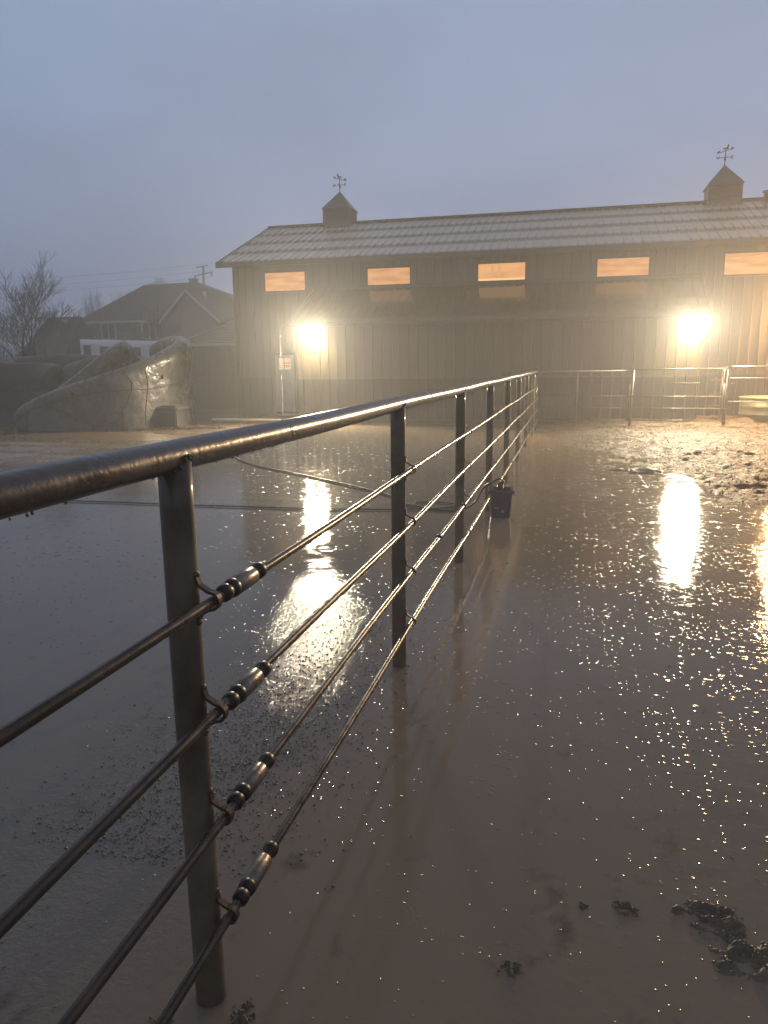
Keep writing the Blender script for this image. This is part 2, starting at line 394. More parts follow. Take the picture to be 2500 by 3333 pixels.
# strip windows
M_pane = emat('lit_pane', (.56, .23, .085), .95, (.74, .36, .15), 1.3)
M_pane2 = emat('lit_pane_bright', (.62, .28, .11), 1.0, (.85, .40, .14), 1.3, (1, 1, 3))
M_glow = emat('glow_strip', (.95, .50, .18), 1.15)
for i, (wx0, wx1) in enumerate(((-9.06, -7.80), (-5.87, -4.62), (-2.67, -1.38), (.53, 1.84), (3.70, 5.02), (6.9, 8.2))):
    f = B(); z0, z1 = 3.81, 4.33
    for (a, c, e, g) in ((wx0 - .05, wx1 + .05, z1, z1 + .05), (wx0 - .05, wx1 + .05, z0 - .05, z0), (wx0 - .05, wx0, z0, z1), (wx1, wx1 + .05, z0, z1)):
        box(f, a, c, YU - .06, YU - .002, e, g)
    fr = bpt('window', f, M_trim)
    p = B(); box(p, wx0, wx1, YU - .034, YU - .028, z0, z1)
    pn = obj('pane', p, M_pane2 if i == 2 else M_pane, fr)
    if i == 2:
        p = B(); box(p, wx0 + .01, wx1 - .01, YU - .041, YU - .036, z0 + .005, z0 + .13)
        obj('glow_strip', p, M_glow, fr)  # glowing strip imitates the brighter lower part of this pane
        for q in (.27, .42):
            p = B(); box(p, wx0 + (wx1 - wx0) * q, wx0 + (wx1 - wx0) * q + .08, YU - .041, YU - .036, z0 + .14, z1 - .02)
            obj('inner_post', p, emat('lit_post', (.66, .36, .17), .95), fr)
# door in the tall wall at the left end
M_door = mat('door_paint', (.30, .30, .31), .5, 0, .1, 4)
d = B(); box(d, -8.82, -8.22, YU - .075, YU - .035, .22, 1.92); dr = bpt('door', d, M_door)
d = B()
for (a, c, e, g) in ((-8.90, -8.82, .14, 2.0), (-8.22, -8.14, .14, 2.0), (-8.82, -8.22, 1.92, 2.0)): box(d, a, c, YU - .085, YU - .03, e, g)
obj('door_frame', d, M_trim, dr)
d = B(); box(d, -8.70, -8.32, YU - .082, YU - .077, 1.50, 1.84); pw = obj('window', d, emat('door_pane', (.62, .37, .2), .8, (.75, .47, .27), 2), dr)
d = B()
for z in (1.565, 1.615, 1.68): box(d, -8.52, -8.33, YU - .090, YU - .084, z, z + .018)
box(d, -8.54, -8.52, YU - .092, YU - .084, 1.5, 1.84)
obj('blind_slat', d, M_trim, dr)
d = B(); tube(d, [(-8.29, YU - .077, 1.08), (-8.29, YU - .13, 1.08), (-8.38, YU - .13, 1.08)], .013, 8); obj('handle', d, M_coupling, dr)
d = B(); box(d, -9.0, -8.05, YU - .55, YU - .1, .02, .15, .01); bpt('door_step', d, mat('step_concrete', (.2, .19, .17), .5, 0, .2, 5))

# cupolas
M_cup = mat('cupola_board', (.085, .075, .062), .5, 0, .2, 3, streak=(1, 1, 6))
M_iron = mat('vane_iron', (.02, .02, .022), .5, .4)
def cupola(cx, flip):
    b = B(); h = .52
    box(b, cx - .45, cx + .45, YR - .45, YR + .45, 5.85, 6.74)
    z = 6.40
    for s in (0, 1):                                            # corner boards and louvres on the front and the side
        for k in range(6):
            zz = 6.36 + k * .055
            prism(b, [(cx - .36, YR - .45, zz), (cx - .36, YR - .478, zz - .012), (cx - .36, YR - .478, zz), (cx - .36, YR - .45, zz + .035)], (.72, 0, 0)) if s == 0 else \
                prism(b, [(cx + .45, YR - .36, zz), (cx + .478, YR - .36, zz - .012), (cx + .478, YR - .36, zz), (cx + .45, YR - .36, zz + .035)], (0, .72, 0))
    for sx in (-1, 1):
        box(b, cx + sx * .42 - .045, cx + sx * .42 + .045, YR - .485, YR - .44, 5.9, 6.71)
    c = bpt('cupola', b, M_cup)
    c['label'] = 'square cupola with pyramid roof and weathervane'
    b = B(); e = .49; zb, zt = 6.72, 7.36
    base = [(cx - e, YR - e, zb), (cx + e, YR - e, zb), (cx + e, YR + e, zb), (cx - e, YR + e, zb)]
    top = [(p[0], p[1], zb + .035) for p in base]
    apex = (cx, YR, zt)
    poly(b, base[::-1])
    for i in range(4):
        j = (i + 1) % 4; poly(b, [base[i], base[j], top[j], top[i]]); poly(b, [top[i], top[j], apex])
    obj('cupola_roof', b, M_uroof2, c)
    b = B(); tube(b, [(cx, YR, 7.28), (cx, YR, 7.78)], .014, 8)
    for a in (0, math.pi / 2):
        dx, dy = math.cos(a) * .17, math.sin(a) * .17
        tube(b, [(cx - dx, YR - dy, 7.56), (cx + dx, YR + dy, 7.56)], .009, 6)
    bmesh.ops.create_uvsphere(b, u_segments=10, v_segments=8, radius=.035, matrix=Matrix.Translation((cx, YR, 7.50)))
    def letter(strokes, ox):
        for (x0, z0, x1, z1) in strokes: tube(b, [(cx + ox + x0, YR, 7.56 + z0), (cx + ox + x1, YR, 7.56 + z1)], .009, 5)
    letter([(-.04, .04, -.02, -.04), (-.02, -.04, 0, .02), (0, .02, .02, -.04), (.02, -.04, .04, .04)], -.2)
    letter([(-.03, -.04, -.03, .04), (-.03, .04, .03, .04), (-.03, 0, .02, 0), (-.03, -.04, .03, -.04)], .2)
    # arrow with a tilted running animal above it, cut from plate
    t = .16 if flip else -.16
    tube(b, [(cx - .17, YR, 7.74 - t * .3), (cx + .17, YR, 7.74 + t * .3)], .010, 6)
    s = -1 if not flip else 1
    prism(b, [(cx + s * .15, YR - .006, 7.70 + abs(t) * .3), (cx + s * .23, YR - .006, 7.76 + abs(t) * .35), (cx + s * .15, YR - .006, 7.79 + abs(t) * .3)], (0, .012, 0))
    prism(b, [(cx - s * .23, YR - .006, 7.66), (cx - s * .15, YR - .006, 7.70), (cx - s * .15, YR - .006, 7.76), (cx - s * .23, YR - .006, 7.73)], (0, .012, 0))
    an = [(-.09, 0), (-.05, .035), (.02, .04), (.05, .10), (.04, .13), (.085, .12), (.09, .08), (.07, .05), (.075, .0), (.05, -.03), (.045, .0), (-.03, .0), (-.05, -.035), (-.06, .0)]
    prism(b, [(cx + s * p[0], YR - .005, 7.79 + p[1]) for p in an], (0, .010, 0))
    obj('weathervane', b, M_iron, c)
    return c
M_uroof2 = mat('cupola_roof_steel', (.10, .095, .09), .4, .3, .15, 3)
cupola(-7.85, False); cupola(4.15, True)

# ------------------------------------------------------------------ flood lamps
def lamp_fixture(name, cx, y, z, label, col, watts, lens_strength, aim, heads=(-.17, .17), group=None):
    t = thing(name, label, 'flood light', (cx, y, z), 0, group)
    b = B(); box(b, -.10, .10, .10, .135, -.03, .10, .006);  tube(b, [(0, .1, .03), (0, .02, .05), (0, -.02, .03)], .022, 8)
    tube(b, [(heads[0], -.01, .03), (heads[-1], -.01, .03)], .014, 8)
    obj('bracket', b, M_coupling, t)
    for hx in heads:
        b = B(); a = Vector(aim).normalized()
        p0 = Vector((hx, -.01, .03)); bk = p0 - a * .10
        tube(b, [bk, bk + a * .05, p0 + a * .02], [.03, .055, .072], 18)
        h = obj('lamp_head', b, M_trim, t)
        b = B(); tube(b, [p0 + a * .021, p0 + a * .034, p0 + a * .042], [.066, .058, .02], 18)
        obj('lens', b, emat('lens_' + name, col, lens_strength), h)
        ld = bpy.data.lights.new('flood', 'SPOT'); ld.energy = watts; ld.color = col; ld.spot_size = math.radians(156); ld.spot_blend = .55
        ld.shadow_soft_size = .05
        lo = bpy.data.objects.new('flood_beam', ld); C.objects.link(lo); lo.parent = t
        lo.location = p0 + a * .075; lo.rotation_euler = a.to_track_quat('-Z', 'Y').to_euler()
    ld = bpy.data.lights.new('siding_fill', 'SPOT'); ld.energy = watts * .42; ld.color = (col[0], col[1] * .90, col[2] * .55); ld.spot_size = math.radians(125); ld.spot_blend = 1.0; ld.shadow_soft_size = .05  # added spot to brighten the siding below; no head of the fixture
    lo = bpy.data.objects.new('siding_fill_beam', ld); C.objects.link(lo); lo.parent = t; lo.location = (0, -.12, -.04)
    lo.rotation_euler = Vector((0, .30, -1)).to_track_quat('-Z', 'Y').to_euler()
    return t
WARM = (1.0, .84, .58)
lamp_fixture('flood_light', -6.9, YL - .22, 2.515, 'twin-headed flood light glowing at the left end of the barn, above the lit siding', WARM, 1700, 60, (0, -.90, -.42), group='twin flood lights under the lower eave')
lamp_fixture('flood_light', 2.76, YL - .22, 2.525, 'twin-headed flood light glowing at the right end of the low wall, above the pipe gate', WARM, 1700, 60, (0, -.90, -.42), group='twin flood lights under the lower eave')
lamp_fixture('wall_lamp', 5.55, YU - .17, 3.5, 'orange wall lamp at the far right of the tall barn wall, just out of view', (1.0, .56, .23), 3600, 300, (0, -.65, -.75), heads=(0,))

# rain chain dripping beside the door
rc = B(); random.seed(3); cxr, cyr = -7.74, LY - .06
for k in range(44):
    z = .30 + k * .055; x = cxr + random.uniform(-.012, .012); r = random.uniform(.010, .021)
    bmesh.ops.create_icosphere(rc, subdivisions=1, radius=r, matrix=Matrix.Translation((x, cyr + random.uniform(-.01, .01), z)) @ Matrix.Rotation(random.uniform(0, 3), 4, 'Z') @ Matrix.Diagonal((1, .6, 1.5, 1)))
tube(rc, [(cxr, cyr, .28), (cxr, cyr, 2.72)], .003, 5)
tube(rc, [(cxr, cyr, 2.70), (cxr + .1, cyr, 2.72), (LX0 - .13, cyr + .03, 2.70)], .008, 6)
tag(obj('rain_chain', rc, mat('wet_chain', (.5, .47, .42), .12, .8)), 'glittering wet rain chain hanging from the lower eave in front of the barn door', 'rain chain')

# ------------------------------------------------------------------ pipe fence
FX = -0.855; RAIL = 1.405; PY = [1.475 + 2.21 * k for k in range(8)] ; PY[7] = 17.25
YC = 18.55
fence = thing('pipe_fence', 'long dark wet pipe fence with four sucker rod rails running away through the puddle', 'fence', (FX, 1.475, 0))
def fo(name, bm, m, parent=fence, smooth=False):
    o = obj(name, bm, m, parent, smooth=smooth)
    if parent is fence: o.location = (-FX, -1.475, 0)
    return o
RP = .036; PR = .038
rail = [(FX + .002 * math.sin(y * 3.1), y, RAIL + .002 * math.sin(y * 1.9)) for y in [-1.5 + .25 * k for k in range(81)]]
fo('top_rail', tube(B(), rail + [(FX, YC, RAIL - .01)], RP, 32), M_pipe)
RZs = [1.075, .80, .53, .255]
RX = FX + .075
def strap(y, z, near):
    """U shaped strap welded over a rod onto the face of a post"""
    b = B(); w = .0085
    pts = []
    for k in range(9):
        a = math.pi * (k / 8) - math.pi / 2
        pts.append((RX + .018 * math.cos(a), y, z + .020 * math.sin(a)))
    pts = [(FX + PR + .000, y, z - .052), (FX + PR + .006, y, z - .036), (RX - .008, y, z - .022)] + pts + [(RX - .008, y, z + .022), (FX + PR + .006, y, z + .036), (FX + PR, y, z + .058)]
    # flat bar swept along pts
    prev = None
    for i, p in enumerate(pts):
        q = pts[min(i + 1, len(pts) - 1)]; r = pts[max(i - 1, 0)]
        tz = Vector((q[0] - r[0], 0, q[2] - r[2])).normalized(); n = Vector((tz.z, 0, -tz.x)) * .0035
        ring = [b.verts.new(Vector(p) + n + Vector((0, s * w, 0))) for s in (-1, 1)] + [b.verts.new(Vector(p) - n + Vector((0, s * w, 0))) for s in (1, -1)]
        if prev:
            for k in range(4): b.faces.new((prev[k], prev[(k + 1) % 4], ring[(k + 1) % 4], ring[k]))
        else: b.faces.new(ring[::-1])
        prev = ring
    b.faces.new(prev)
    # weld beads at both ends
    for zz in (z - .054, z + .060):
        bmesh.ops.create_icosphere(b, subdivisions=2, radius=.010, matrix=Matrix.Translation((FX + PR, y, zz)) @ Matrix.Diagonal((.7, 1.3, .8, 1)))
    return b
for i, y in enumerate([-.74] + PY):
    lean = .02 if y == PY[0] else 0
    b = B(); n = 14
    tube(b, [(FX + lean * (1 - k / n) ** 2 * .5, y, -.3 + (RAIL + .3) * k / n) for k in range(n + 1)], PR, 28)
    # cope weld at the rail
    for k in range(18):
        a = 2 * math.pi * k / 18
        bmesh.ops.create_icosphere(b, subdivisions=1, radius=.007, matrix=Matrix.Translation((FX + math.cos(a) * PR, y + math.sin(a) * PR, RAIL - math.sqrt(max(0, RP ** 2 - (math.cos(a) * PR) ** 2)) * .9)))
    p = fo('post', b, M_post)
    if i < 8:
        for z in RZs:
            s = obj('strap', strap(y, z, i <= 1), M_rust if i <= 1 else M_pipe, p)
for z in RZs:
    g = .003 * math.sin(z * 50)
    pts = [(RX, -1.5, z + g)] + [(RX + .002 * math.sin(y * 2 + z * 9), y, z + .004 * math.sin(y * 1.42 + z * 7)) for y in [-1.2 + .4 * k for k in range(49)]] + [(RX - .02, YC, z)]
    r = fo('rod', tube(B(), pts, .0125, 14), M_rod)
# couplings screwed on the rods just past the first post
def coupling(y, z, L=.135):
    b = B()
    prof = [(0, .013), (.004, .020), (.028, .0215), (.034, .015), (.050, .015)]
    tube(b, [(RX, y + p[0], z) for p in prof], [p[1] for p in prof], 20, False)
    return b
for z in RZs:
    y0 = PY[0] + .045
    c = B(); st = y0 + .066
    tube(c, [(RX, st - .002, z), (RX, st, z), (RX, st + .004, z), (RX, st + .10, z), (RX, st + .105, z), (RX, st + .107, z)], [.012, .021, .0235, .0235, .021, .012], 24, False)
    cc = fo('coupling', c, M_coupling)
    for s, yy in ((1, y0), (-1, st + .165)):
        n = B(); tube(n, [(RX, yy, z), (RX, yy + s * .003, z), (RX, yy + s * .008, z), (RX, yy + s * .026, z), (RX, yy + s * .034, z), (RX, yy + s * .062, z)], [.012, .018, .021, .0215, .016, .0165], 20, False)
        obj('nut', n, M_nut, cc)
    n = B(); tube(n, [(RX, st - .026, z), (RX, st - .022, z), (RX, st - .004, z), (RX, st, z)], [.016, .022, .0245, .020], 20, False)
    obj('collar', n, M_nut, cc)
b = B(); tube(b, [(FX, YC, -.3), (FX, YC, 1.50)], .040, 20); bmesh.ops.create_uvsphere(b, u_segments=16, v_segments=8, radius=.042, matrix=Matrix.Translation((FX, YC, 1.50)))
fo('corner_post', b, M_pipe)
# hardware later rods: plain clamp rings along rods
for y, z in ((5.6, RZs[2]), (9.1, RZs[3]), (4.5, RZs[2]), (13.2, RZs[1])):
    n = B(); tube(n, [(RX, y - .02, z), (RX, y - .018, z), (RX, y + .018, z), (RX, y + .02, z)], [.012, .019, .019, .012], 16, False); fo('clamp', n, M_nut)

# cross fence in front of the barn, its gate and the right-hand panel
M_dim = mat('dull_pipe', (.03, .026, .022), .6, 0, .3, 5, spec=.25)  # darker and rougher than the main fence pipe
cf = thing('cross_fence', 'dark pipe fence panel along the low barn wall, left of the gate', 'fence', (FX, 18.85, 0))
def cfo(p, name, bm, m=M_pipe): 
    o = obj(name, bm, m, p); o.location = (-p.location[0], -p.location[1], 0); return o
YG = 18.85
cfo(cf, 'top_rail', tube(B(), [(FX, YC, 1.40), (FX + .05, YG, 1.40), (1.27, YG, 1.41)], .022, 14), M_dim)
for z in (.82, .53, .24): cfo(cf, 'rail', tube(B(), [(FX + .03, YG, z), (1.30, YG, z)], .009, 8), M_dim)
cfo(cf, 'post', tube(B(), [(.1, YG + .03, -.2), (.1, YG + .03, 1.40)], .028, 12), M_dim)
gt = thing('pipe_gate', 'wet pipe gate with four bright rails standing in the mud below the right flood light', 'gate', (1.33, YG, 0))
M_gate = mat('gate_steel', (.04, .034, .028), .42, .1, .3, 6, bump=.15, bscale=40, bdist=.003, spec=.3)
for x in (1.33, 3.44): cfo(gt, 'upright', tube(B(), [(x, YG, .22), (x, YG, 1.10)], .022, 12), M_gate)
for z in (1.44, .805, .525, .245): cfo(gt, 'rail', tube(B(), [(1.24, YG - .03, z), (3.50, YG - .03, z)], .020 if z > 1 else .013, 10), M_gate)
cfo(gt, 'rail', tube(B(), [(2.3, YG + .75, 1.10), (3.0, YG + .75, 1.10)], .013, 8), M_gate)
cfo(gt, 'post', tube(B(), [(1.36, YG + .03, -.2), (1.40, YG + .03, 1.44)], .034, 16), M_gate)
cfo(gt, 'post', tube(B(), [(3.46, YG + .03, -.2), (3.52, YG + .03, 1.50)], .034, 16), M_gate)
cfo(gt, 'post_cap', box(B(), 3.46, 3.60, YG - .06, YG + .09, 1.44, 1.50, .012), M_coupling); cfo(gt, 'latch', box(B(), 3.58, 3.64, YG - .02, YG + .04, 1.09, 1.12, .006), M_coupling)
hp = thing('hinge_post', 'second post behind the gate with four small hinge brackets', 'post', (3.42, YG + 1.5, 0))
cfo(hp, 'post_pipe', tube(B(), [(3.64, YG + 1.5, -.2), (3.66, YG + 1.5, 1.45)], .035, 14))
for z in (1.14, .80, .50, .20):
    b = B(); box(b, 3.36, 3.60, YG + 1.44, YG + 1.47, z, z + .02, .004); tube(b, [(3.47, YG + 1.42, z + .0), (3.47, YG + 1.42, z + .07)], .012, 8); cfo(hp, 'hinge', b, M_coupling)
rf = thing('side_fence', 'pipe fence panel right of the gate, in front of the water tank', 'fence', (3.6, YG + .1, 0))
cfo(rf, 'top_rail', tube(B(), [(3.56, YG + .05, 1.48), (9.5, YG + .15, 1.49)], .024, 12), M_gate)
for z in (1.22, .68): cfo(rf, 'rail', tube(B(), [(3.56, YG + .12, z), (9.5, YG + .2, z)], .014, 10), M_gate)
for x in (6.2, 8.9): cfo(rf, 'post', tube(B(), [(x, YG + .15, -.2), (x, YG + .15, 1.48)], .034, 12), M_gate)

# ------------------------------------------------------------------ water tank
tk = thing('stock_tank', 'round galvanized water tank with rolled rim by the tall barn wall', 'water tank', (5.34, 20.6, .13))
b = B()
prof = [(.96, 0), (1.0, .02), (1.0, .16), (1.015, .175), (1.0, .19), (1.0, .34), (1.015, .355), (1.0, .37), (1.0, .56), (.985, .56), (.985, .04), (0, .04)]
rings = []
for r, z in prof:
    rings.append([b.verts.new((r * 1.2 * math.cos(2 * math.pi * k / 64), r * math.sin(2 * math.pi * k / 64) * .9, z)) for k in range(64)] if r else None)
for i in range(len(prof) - 2):
    for k in range(64): b.faces.new((rings[i][k], rings[i][(k + 1) % 64], rings[i + 1][(k + 1) % 64], rings[i + 1][k]))
b.faces.new(rings[-2]); 
M_galv = mat('galvanized', (.20, .175, .14), .42, .3, .2, 6, rvar=.1)
obj('tank_wall', b, M_galv, tk, smooth=True)
b = B(); tube(b, [(1.21 * math.cos(2 * math.pi * k / 48), .91 * math.sin(2 * math.pi * k / 48), .57) for k in range(49)], .022, 8); obj('rim', b, M_galv, tk)

# ------------------------------------------------------------------ bucket
bk = thing('bucket', 'dark blue square bucket standing in the puddle beside the fence', 'bucket', (-.70, 7.83, -.03), math.radians(8))
b = B()
def rrect(w, z, n=6, rr=.35):
    pts = []
    for cx_, cy_, a0 in ((1, 1, 0), (-1, 1, 90), (-1, -1, 180), (1, -1, 270)):
        for k in range(n):
            a = math.radians(a0 + 90 * k / (n - 1)); r = w * rr
            pts.append(((w - r) * cx_ + r * math.cos(a), (w - r) * cy_ + r * math.sin(a), z))
    return pts
rr_ = []
for w, z in ((.095, 0), (.098, .005), (.122, .29), (.137, .295), (.137, .325), (.128, .33), (.118, .325), (.094, .02)):
    rr_.append([b.verts.new(p) for p in rrect(w, z)])
b.faces.new(rr_[0][::-1]); b.faces.new(rr_[-1])
for i in range(len(rr_) - 1):
    for k in range(24): b.faces.new((rr_[i][k], rr_[i][(k + 1) % 24], rr_[i + 1][(k + 1) % 24], rr_[i + 1][k]))
M_buck = mat('bucket_plastic', (.035, .036, .066), .22, 0, .15, 8)
obj('body', b, M_buck, bk, smooth=False)
b = B(); box(b, -.065, -.02, -.122, -.118, .12, .165); obj('sticker', b, mat('sticker_a', (.16, .16, .19), .5), bk, rot=(math.radians(-4.9), 0, 0))
b = B(); box(b, .005, .035, -.117, -.113, .08, .125); obj('sticker', b, mat('sticker_b', (.20, .20, .22), .5), bk, rot=(math.radians(-4.9), 0, 0))
b = B(); tube(b, [(.14 * math.cos(a), .03 * math.sin(a), .30 + .10 * math.sin(a)) for a in [math.pi * k / 12 for k in range(13)]], .004, 6); obj('handle', b, M_coupling, bk)
for x in (-.142, .142):
    b = B(); box(b, x - .008, x + .008, -.02, .02, .27, .31, .003); obj('handle_lug', b, M_buck, bk)

# ------------------------------------------------------------------ hoses
M_hose = mat('hose_rubber', (.035, .04, .032), .3, 0, .3, 6)
hp1 = smoothpath([(-7.2, 14.6, .015), (-6.4, 13.3, .015), (-5.95, 12.35, .015), (-5.1, 11.25, .015), (-3.9, 10.3, .015), (-2.7, 9.3, .015), (-2.08, 8.71, .015), (-1.8, 8.25, .015),
                  (-1.45, 8.0, .015), (-1.15, 8.0, .02), (-1.0, 8.05, .10), (-.93, 8.1, .23), (-.87, 8.05, .30), (-.78, 7.95, .36), (-.70, 7.86, .40), (-.68, 7.84, .28)], 6)
tag(obj('garden_hose', tube(B(), hp1, .0115, 10), M_hose), 'dark hose curving over the wet pad and over the fence rod into the bucket', 'hose')
hp2 = smoothpath([(-10, 7.2, .013), (-7.5, 7.5, .013), (-6.04, 7.68, .013), (-4.4, 7.72, .013), (-2.9, 7.78, .013), (-1.9, 7.92, .013), (-1.35, 8.12, .013), (-1.22, 8.3, .013), (-1.4, 8.45, .013), (-1.75, 8.42, .013)], 6)
tag(obj('cable', tube(B(), hp2, .008, 8), M_hose), 'thin dark cable lying straight across the wet pad behind the first post', 'cable')
b = tube(B(), [(-.70, 7.83, .25), (-.70, 7.83, .355), (-.69, 7.83, .36), (-.67, 7.83, .39)], [.03, .03, .022, .018], 14)
tag(obj('bucket_heater', b, M_nut), 'small black plug-like device poking out of the top of the blue bucket', 'heater')

# ------------------------------------------------------------------ left side: low rail, box, sculpted concrete
lrail = thing('low_rail', 'low pale pipe rail on short legs near the left barn corner', 'rail', (-9.6, 18.75, 0))
cfo(lrail, 'bar', box(B(), -9.62, -7.6, 18.70, 18.80, .15, .20, .01), mat('pale_pipe', (.30, .28, .2), .35, .2, .2, 5))
for x in (-9.6, -7.7): cfo(lrail, 'leg', box(B(), x - .015, x + .015, 18.73, 18.77, -.1, .15), M_trim)

M_crate = mat('box_plastic', (.03, .028, .026), .5, 0, .25, 6, bump=.3, bscale=14, bdist=.02)
bx = thing('storage_box', 'dark rough storage box with an overhanging lid beside the sculpted concrete slide', 'box', (-10.55, 18.2, 0), math.radians(6))
obj('box_body', box(B(), -.33, .33, -.42, .42, -.03, .44, .03), M_crate, bx)
b = box(B(), -.37, .37, -.46, .46, .444, .56, .035); box(b, -.25, .28, -.32, .32, .562, .60, .015)
obj('lid', b, mat('box_lid', (.05, .046, .042), .45, 0, .3, 7, bump=.4, bscale=12, bdist=.02), bx)

def sculpted(path, thick, m, name, parent=None, seedv=0.0, nz=22, sub=10, lean=.12, amp=.05):
    """thick free-form wall following a plan path of (x, y, height, [thickness factor])"""
    P = smoothpath([p if len(p) == 4 else (*p, 1.0) for p in path], sub)
    n = len(P); b = B(); rings = []
    for i, (x, y, h, tf) in enumerate(P):
        q, r = P[min(i + 1, n - 1)], P[max(i - 1, 0)]
        t = Vector((q[0] - r[0], q[1] - r[1], 0)).normalized(); nr = Vector((t.y, -t.x, 0))
        w = thick * tf; ring = []
        prof = []
        rt = min(w, h * .6)
        for k in range(nz): prof.append((1, (h - rt) * k / (nz - 1)))
        for k in range(1, 10):
            a = math.pi * k / 10; prof.append((math.cos(a), (h - rt) + rt * math.sin(a)))
        for k in range(nz): prof.append((-1, (h - rt) * (1 - k / (nz - 1))))
        for s, z in prof:
            fl = 1 + lean * (1 - z / max(h, .1))
            p = Vector((x, y, z)) + nr * (w * s * fl)
            d = noise.fractal(Vector((p.x * .9 + seedv, p.y * .9, p.z * 1.1)), 1.0, 2.0, 4) * amp
            ring.append(b.verts.new(p + nr * (d * (1 if s > 0 else -1)) + Vector((0, 0, d * .5 if z > .1 else 0))))
        rings.append(ring)
    m_ = len(rings[0])
    for i in range(n - 1):
        for k in range(m_ - 1): b.faces.new((rings[i][k], rings[i + 1][k], rings[i + 1][k + 1], rings[i][k + 1]))
    b.faces.new(rings[0]); b.faces.new(rings[-1][::-1])
    bmesh.ops.recalc_face_normals(b, faces=b.faces[:])
    return obj(name, b, m, parent, smooth=True), P

M_conc = mat('sculpted_concrete', (.058, .053, .048), .28, 0, .45, 1.6, bump=.55, bscale=5, bdist=.05, rvar=.12)
M_crack = mat('crack', (.012, .01, .009), .8)
slide = thing('concrete_slide', 'tall curved grey sculpted concrete slide with dark seams, shining near the flood light', 'slide', (-12, 17.5, 0))
def so(o): o.location = (12, -17.5, 0); return o
path1 = [(-13.85, 16.45, .30, .7), (-13.6, 16.3, .70, .95), (-13.0, 16.45, 1.0), (-12.2, 16.75, 1.28), (-11.5, 17.05, 1.52), (-11.1, 17.5, 1.72), (-10.8, 18.3, 2.0), (-10.72, 19.1, 2.28), (-11.0, 19.9, 2.46), (-11.7, 20.4, 2.50), (-12.3, 20.5, 2.3)]
s1, P1 = sculpted(path1, .24, M_conc, 'outer_wall', slide, 0, amp=.03); so(s1)
path2 = [(-13.0, 20.4, 2.0), (-12.75, 19.6, 2.36), (-12.45, 18.9, 2.30), (-12.5, 18.1, 1.95), (-12.8, 17.4, 1.45), (-13.3, 17.0, 1.0), (-13.8, 16.9, .7, .6)]
s2, P2 = sculpted(path2, .22, M_conc, 'inner_wall', slide, 5.0, amp=.03); so(s2)
# seams and cracks as thin strips laid on the outer wall: (fraction along the path, fraction of height) polylines
def onwall(P, u, v, thick=.24, lean=.12):
    i = min(len(P) - 2, max(1, int(u * (len(P) - 1)))); f = u * (len(P) - 1) - i
    x, y, h, tf = [P[i][k] * (1 - f) + P[i + 1][k] * f for k in range(4)]
    t = Vector((P[i + 1][0] - P[i - 1][0], P[i + 1][1] - P[i - 1][1], 0)).normalized(); nr = Vector((t.y, -t.x, 0))
    w = thick * tf; rt = min(w, h * .6); z = v * (h - rt)
    p = Vector((x, y, z)) + nr * (w * (1 + lean * (1 - z / h)))
    d = noise.fractal(Vector((p.x * .9, p.y * .9, p.z * 1.1)), 1.0, 2.0, 4) * .03
    return p + nr * d
seams = [[(.10, .75), (.16, .93), (.25, .90), (.34, .86), (.45, .75), (.55, .66), (.64, .62), (.72, .60)],
         [(.13, .02), (.135, .5), (.14, .9)], [(.02, .05), (.07, .6), (.12, .92)],
         [(.20, .88), (.25, .55), (.30, .25), (.38, .03)],
         [(.455, 1.0), (.47, .85), (.462, .70), (.44, .45), (.43, .42)],
         [(.52, 1.0), (.525, .8), (.52, .6), (.51, .35), (.505, .05)], [(.43, .01), (.428, .25), (.43, .4)]]
b = B()
for s in seams:
    pts = []
    for i in range(len(s) - 1):
        for k in range(10):
            f = k / 10; u = s[i][0] * (1 - f) + s[i + 1][0] * f; v = s[i][1] * (1 - f) + s[i + 1][1] * f
            pts.append(onwall(P1, u + .0018 * noise.noise(Vector((u * 200, v * 30, 0))), max(0, min(1, v + .02 * noise.noise(Vector((u * 90, v * 40, 4)))))))
    tube(b, pts, [.013 + .006 * noise.noise(Vector((k * .7, 1, 2))) for k in range(len(pts))], 6)
so(obj('seam', b, M_crack, slide))
for (u, v) in ((.36, .97), (.575, .80), (.28, .985)):
    p = onwall(P1, u, min(v, .97)); b = B(); bmesh.ops.create_icosphere(b, subdivisions=2, radius=.055, matrix=Matrix.Translation(p) @ Matrix.Diagonal((1, .5, 1, 1)))
    so(obj('hole', b, M_crack, slide))
M_rock = mat('dark_concrete', (.020, .019, .018), .5, 0, .3, 1.6, bump=.6, bscale=4, bdist=.05)
w1, _ = sculpted([(-20.5, 18.3, 1.62), (-18.6, 18.8, 1.75), (-17.2, 19.0, 1.80), (-15.6, 19.3, 1.76), (-14.6, 19.2, 1.70)], .45, M_rock, 'rock_wall', None, 11, amp=.10)
tag(w1, 'low dark sculpted rock wall nearest at the left edge, below the bare tree', 'wall')
w2, _ = sculpted([(-17.6, 21.2, 1.98), (-16.0, 21.3, 2.06), (-14.4, 21.4, 2.0), (-13.2, 21.3, 1.95), (-12.7, 20.9, 1.9)], .45, M_rock, 'rock_wall', None, 17, amp=.08)
tag(w2, 'dark sculpted rock wall right behind the slide, below the white trailer', 'wall')
w3, _ = sculpted([(-14.9, 19.9, 1.55), (-14.2, 19.3, 1.80), (-13.3, 19.1, 1.88), (-12.7, 19.3, 1.92)], .40, M_rock, 'rock_wall', None, 23, amp=.06)
tag(w3, 'short rounded dark rock wall touching the left side of the slide', 'wall')
